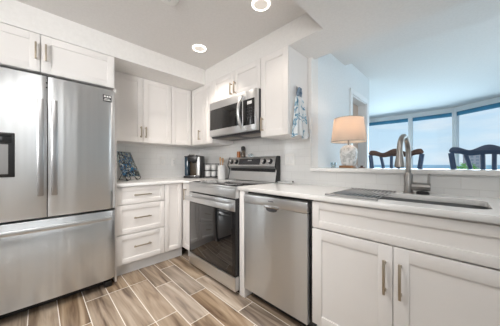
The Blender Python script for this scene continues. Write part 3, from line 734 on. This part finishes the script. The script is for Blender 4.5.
# ---- crock and spoons
cp_ = (-2.195, 1.675, CT)
o = MB().lathe([(0, .0005), (.047, .0005), (.052, .008), (.052, .165), (.054, .172), (.050, .176), (.046, .168), (.046, .015), (0, .012)], 30).build('utensil_crock', M['ceramic']); o.location = cp_
tag(o, 'white cylindrical utensil crock left of the range backguard', 'crock')
for i, (ax, ay, lab) in enumerate(((-.020, 0, 'wooden spoon leaning left in the white crock'), (.0, .012, 'wooden spoon standing upright in the middle of the crock'), (.022, -.004, 'wooden spatula leaning right in the white crock'))):
    m = MB(); z0 = .016
    top = (ax*1.5, ay*1.5, .235-.012*i)
    m.tube([(ax*.6, ay*.6, z0), (ax*1.2, ay*1.2, .18), top], .0055, 8)
    m.lathe([(0, -.034), (.014, -.026), (.021, 0), (.016, .02), (0, .03)], 14, (top[0], top[1], top[2]+.022), sx=1, sy=.45)
    o = m.build('wooden_spoon' if i < 2 else 'wooden_spatula', M['wood']); o.location = cp_; tag(o, lab, 'spoon' if i < 2 else 'spatula', 'wooden utensils in the crock')

# ---- on the backguard
zb = 1.2025
o = thing('pepper_mill', 'tall dark pepper mill standing on top of the range backguard', 'pepper mill', (-1.885, 1.766, zb))
MB().lathe([(0, .0005), (.024, .0005), (.024, .05), (.020, .065), (.022, .08), (0, .08)], 20).build('body', M['brown_tint'], o)
MB().lathe([(0, .081), (.022, .081), (.025, .10), (.023, .125), (.012, .135), (0, .136)], 20).build('cap', M['black'], o)
o = thing('spice_jar', 'short amber spice jar on the range backguard left of the mill', 'jar', (-1.968, 1.766, zb))
MB().lathe([(0, .0005), (.021, .0005), (.022, .01), (.022, .05), (.018, .058), (0, .058)], 20).build('jar', M['amber'], o)
MB().lathe([(0, .0585), (.020, .0585), (.020, .074), (0, .074)], 20).build('lid', M['amber'], o)
for x, lab in ((-1.775, 'small clear glass shaker on the range backguard, left of the other shaker'), (-1.735, 'small clear glass shaker on the range backguard, right of the other shaker')):
    o = thing('glass_shaker', lab, 'shaker', (x, 1.766, zb), 0, 'clear shakers on the backguard')
    MB().lathe([(0, .0005), (.014, .0005), (.015, .03), (.010, .036), (0, .036)], 16).build('jar', M['clear'], o)
    MB().lathe([(0, .0365), (.011, .0365), (.009, .046), (0, .048)], 16).build('lid', M['chrome'], o)

# ---- spoon rest
o = thing('spoon_rest', 'flat white spoon rest on the worktop right of the range', 'spoon rest', (-1.235, 1.735, CT))
MB().lathe([(0, .0006), (.07, .0006), (.092, .010), (.095, .014), (.090, .014), (.068, .006), (0, .005)], 32, sx=1, sy=.6).build('dish', M['ceramic'], o)
MB().lathe([(0, 0), (.008, 0), (.008, .012), (0, .013)], 12, (.086, 0, .0145)).build('knob', M['black'], o)

# ================================================================== LAMP ON LEDGE
LZ = 1.0845; lx, ly = -.715, 1.965
lp = thing('table_lamp', 'lit table lamp with linen shade and white ceramic base on ledge', 'lamp', (lx, ly, LZ))
MB().box(-.06, .06, -.06, .06, .0005, .022, .004).build('plinth', M['plinth'], lp)
MB().lathe([(0, .022), (.050, .022), (.058, .035), (.070, .09), (.073, .14), (.066, .175), (.045, .195), (.030, .203), (0, .204)], 32).build('ceramic_base', M['speckle'], lp)
MB().tube([(0, 0, .2), (0, 0, .30)], .007, 10).build('stem', M['nickel'], lp)
MB().lathe([(0, -.03), (.018, -.022), (.028, .005), (.022, .028), (0, .036)], 18, (0, 0, .325)).build('bulb', M['bulb'], lp)
MB().lathe([(.147, .234), (.122, .442), (.119, .442), (.144, .234), (.147, .234)], 40).build('lamp_shade', M['linen'], lp, smooth=60)
m = MB()
for z, r in ((.234, .147), (.442, .122)): m.tube([(r*math.cos(2*PI*k/40), r*math.sin(2*PI*k/40), z) for k in range(40)], .0022, 6, True)
for k in range(3): m.tube([(0, 0, .40), (.120*math.cos(2.1*k), .120*math.sin(2.1*k), .438)], .0018, 6)
m.build('shade_ring', M['nickel'], lp)
l = bpy.data.lights.new('lamp_bulb', 'POINT'); l.energy = 1.35; l.color = (1, .79, .64); l.shadow_soft_size = .03
o = bpy.data.objects.new('lamp_bulb', l); C.objects.link(o); o.location = (0, 0, .375); o.parent = lp
o = thing('glass_votive', 'small clear glass votive on the ledge left of the lamp', 'votive', (-.835, 1.925, LZ))
MB().lathe([(0, .0005), (.022, .0005), (.026, .05), (.023, .05), (.019, .006), (0, .005)], 20).build('glass', M['clear'], o)
MB().lathe([(0, .0055), (.018, .0055), (.018, .025), (0, .026)], 16).build('candle', M['ceramic'], o)
o = thing('candle_holder', 'low dark candle holder on the ledge right of the lamp', 'holder', (-.615, 2.0, LZ))
MB().lathe([(0, .0005), (.026, .0005), (.026, .004), (.012, .008), (.010, .018), (.016, .022), (0, .022)], 20).build('holder', M['brown_wood'], o)

# ================================================================== BAR STOOLS
def stool(loc, rz, label, crest):
    r = thing('bar_stool', label, 'bar stool', loc, rz, 'bar stools along the ledge')
    # local: sitter faces -y, back at +y
    MB().prism(rrect(-.21, .21, -.20, .20, .07), .72, .765, .01).build('seat', M['blue_wood'], r)
    n = 40; hi = []; lo = []
    for k in range(n+1):
        u = -1+2*k/n; x = u*.222; a = abs(u)
        hump = .5+.5*math.cos(min(1, a/.52)*PI)
        lobe = .5-.5*math.cos(min(1, max(0, (a-.40)/.42))*PI)
        zt = 1.228+.042*hump+.030*lobe-.030*max(0, (a-.90)/.1)**2
        zb_ = 1.186+.010*hump+.020*lobe+.020*max(0, (a-.90)/.1)**2
        hi.append((x, zt)); lo.append((x, zb_))
    poly = hi+lo[::-1]
    m = MB(); m.prism(poly, -.012, .012, .004, axis='Y')
    for v in m.bm.verts: v.co.y += .245-.9*v.co.x**2+.0   # gently bent rail
    m.build('crest_rail', crest, r)
    for s in (-1, 1):
        MB().tube([(s*.165, .17, .75), (s*.172, .19, .92), (s*.192, .205, 1.08), (s*.208, .208, 1.21)], [.018, .018, .019, .019], 10).build('back_post', M['blue_wood'], r)
    for q in (-1.5, -.5, .5, 1.5):
        c = abs(q)/q if q else 0
        b_ = q*.045; tp = q*.060 if abs(q) < 1 else q*.082
        ps = []
        for k in range(9):
            f = k/8; x = b_+(tp-b_)*f**2.2 if abs(q) > 1 else b_+(tp-b_)*f
            ps.append((x, .175+.068*f, .755+.445*f))
        m = MB(); m.tube(ps, .014, 8); m.build('slat', M['blue_wood'], r)
    for sx in (-1, 1):
        for sy in (-1, 1):
            MB().tube([(sx*.165, sy*.155, .725), (sx*.185, sy*.175, .36), (sx*.205, sy*.195, .002)], [.019, .021, .016], 10).build('leg', M['blue_wood'], r)
    for s in (-1, 1):
        MB().tube([(s*.194, -.184, .22), (s*.194, .184, .22)], .010, 8).build('stretcher', M['blue_wood'], r)
        MB().tube([(-.190, s*.180, .28), (.190, s*.180, .28)], .010, 8).build('stretcher', M['blue_wood'], r)
    return r
stool((-.455, 2.22, 0), 0, 'navy fan-back bar stool behind the faucet, with brown crest rail', M['brown_wood'])
stool((.150, 2.20, 0), 0, 'all-navy fan-back bar stool at the right, behind the ledge', M['blue_wood'])

# ---- plant by window
pt = thing('potted_plant', 'small bright green potted plant by the far curved window', 'plant', (.085, 6.18, 0))
MB().lathe([(0, .001), (.10, .001), (.14, .60), (.13, .60), (.10, .56), (0, .56)], 24).build('pot', M['pot'], pt)
MB().tube([(0, 0, .55), (.01, 0, .8), (0, .01, 1.05)], .012, 8).build('stem', M['plinth'], pt)
lf = MB()
for k in range(150):
    a = random.uniform(0, 2*PI); el = random.uniform(-.3, 1.3); rr_ = random.uniform(.02, .15)
    c = Vector((rr_*math.cos(a)*math.cos(el*.6), rr_*math.sin(a), 1.02+.11*math.sin(el)*random.random()))
    T = Matrix.Translation(c) @ Matrix.Rotation(a, 4, 'Z') @ Matrix.Rotation(random.uniform(-.9, .5), 4, 'Y')
    vs = [lf.bm.verts.new(T @ Vector(p)) for p in ((0, 0, 0), (.03, .014, .006), (.075, 0, -.01), (.03, -.014, .006))]
    lf.bm.faces.new(vs)
lf.build('foliage', M['leaf'], pt, smooth=0)
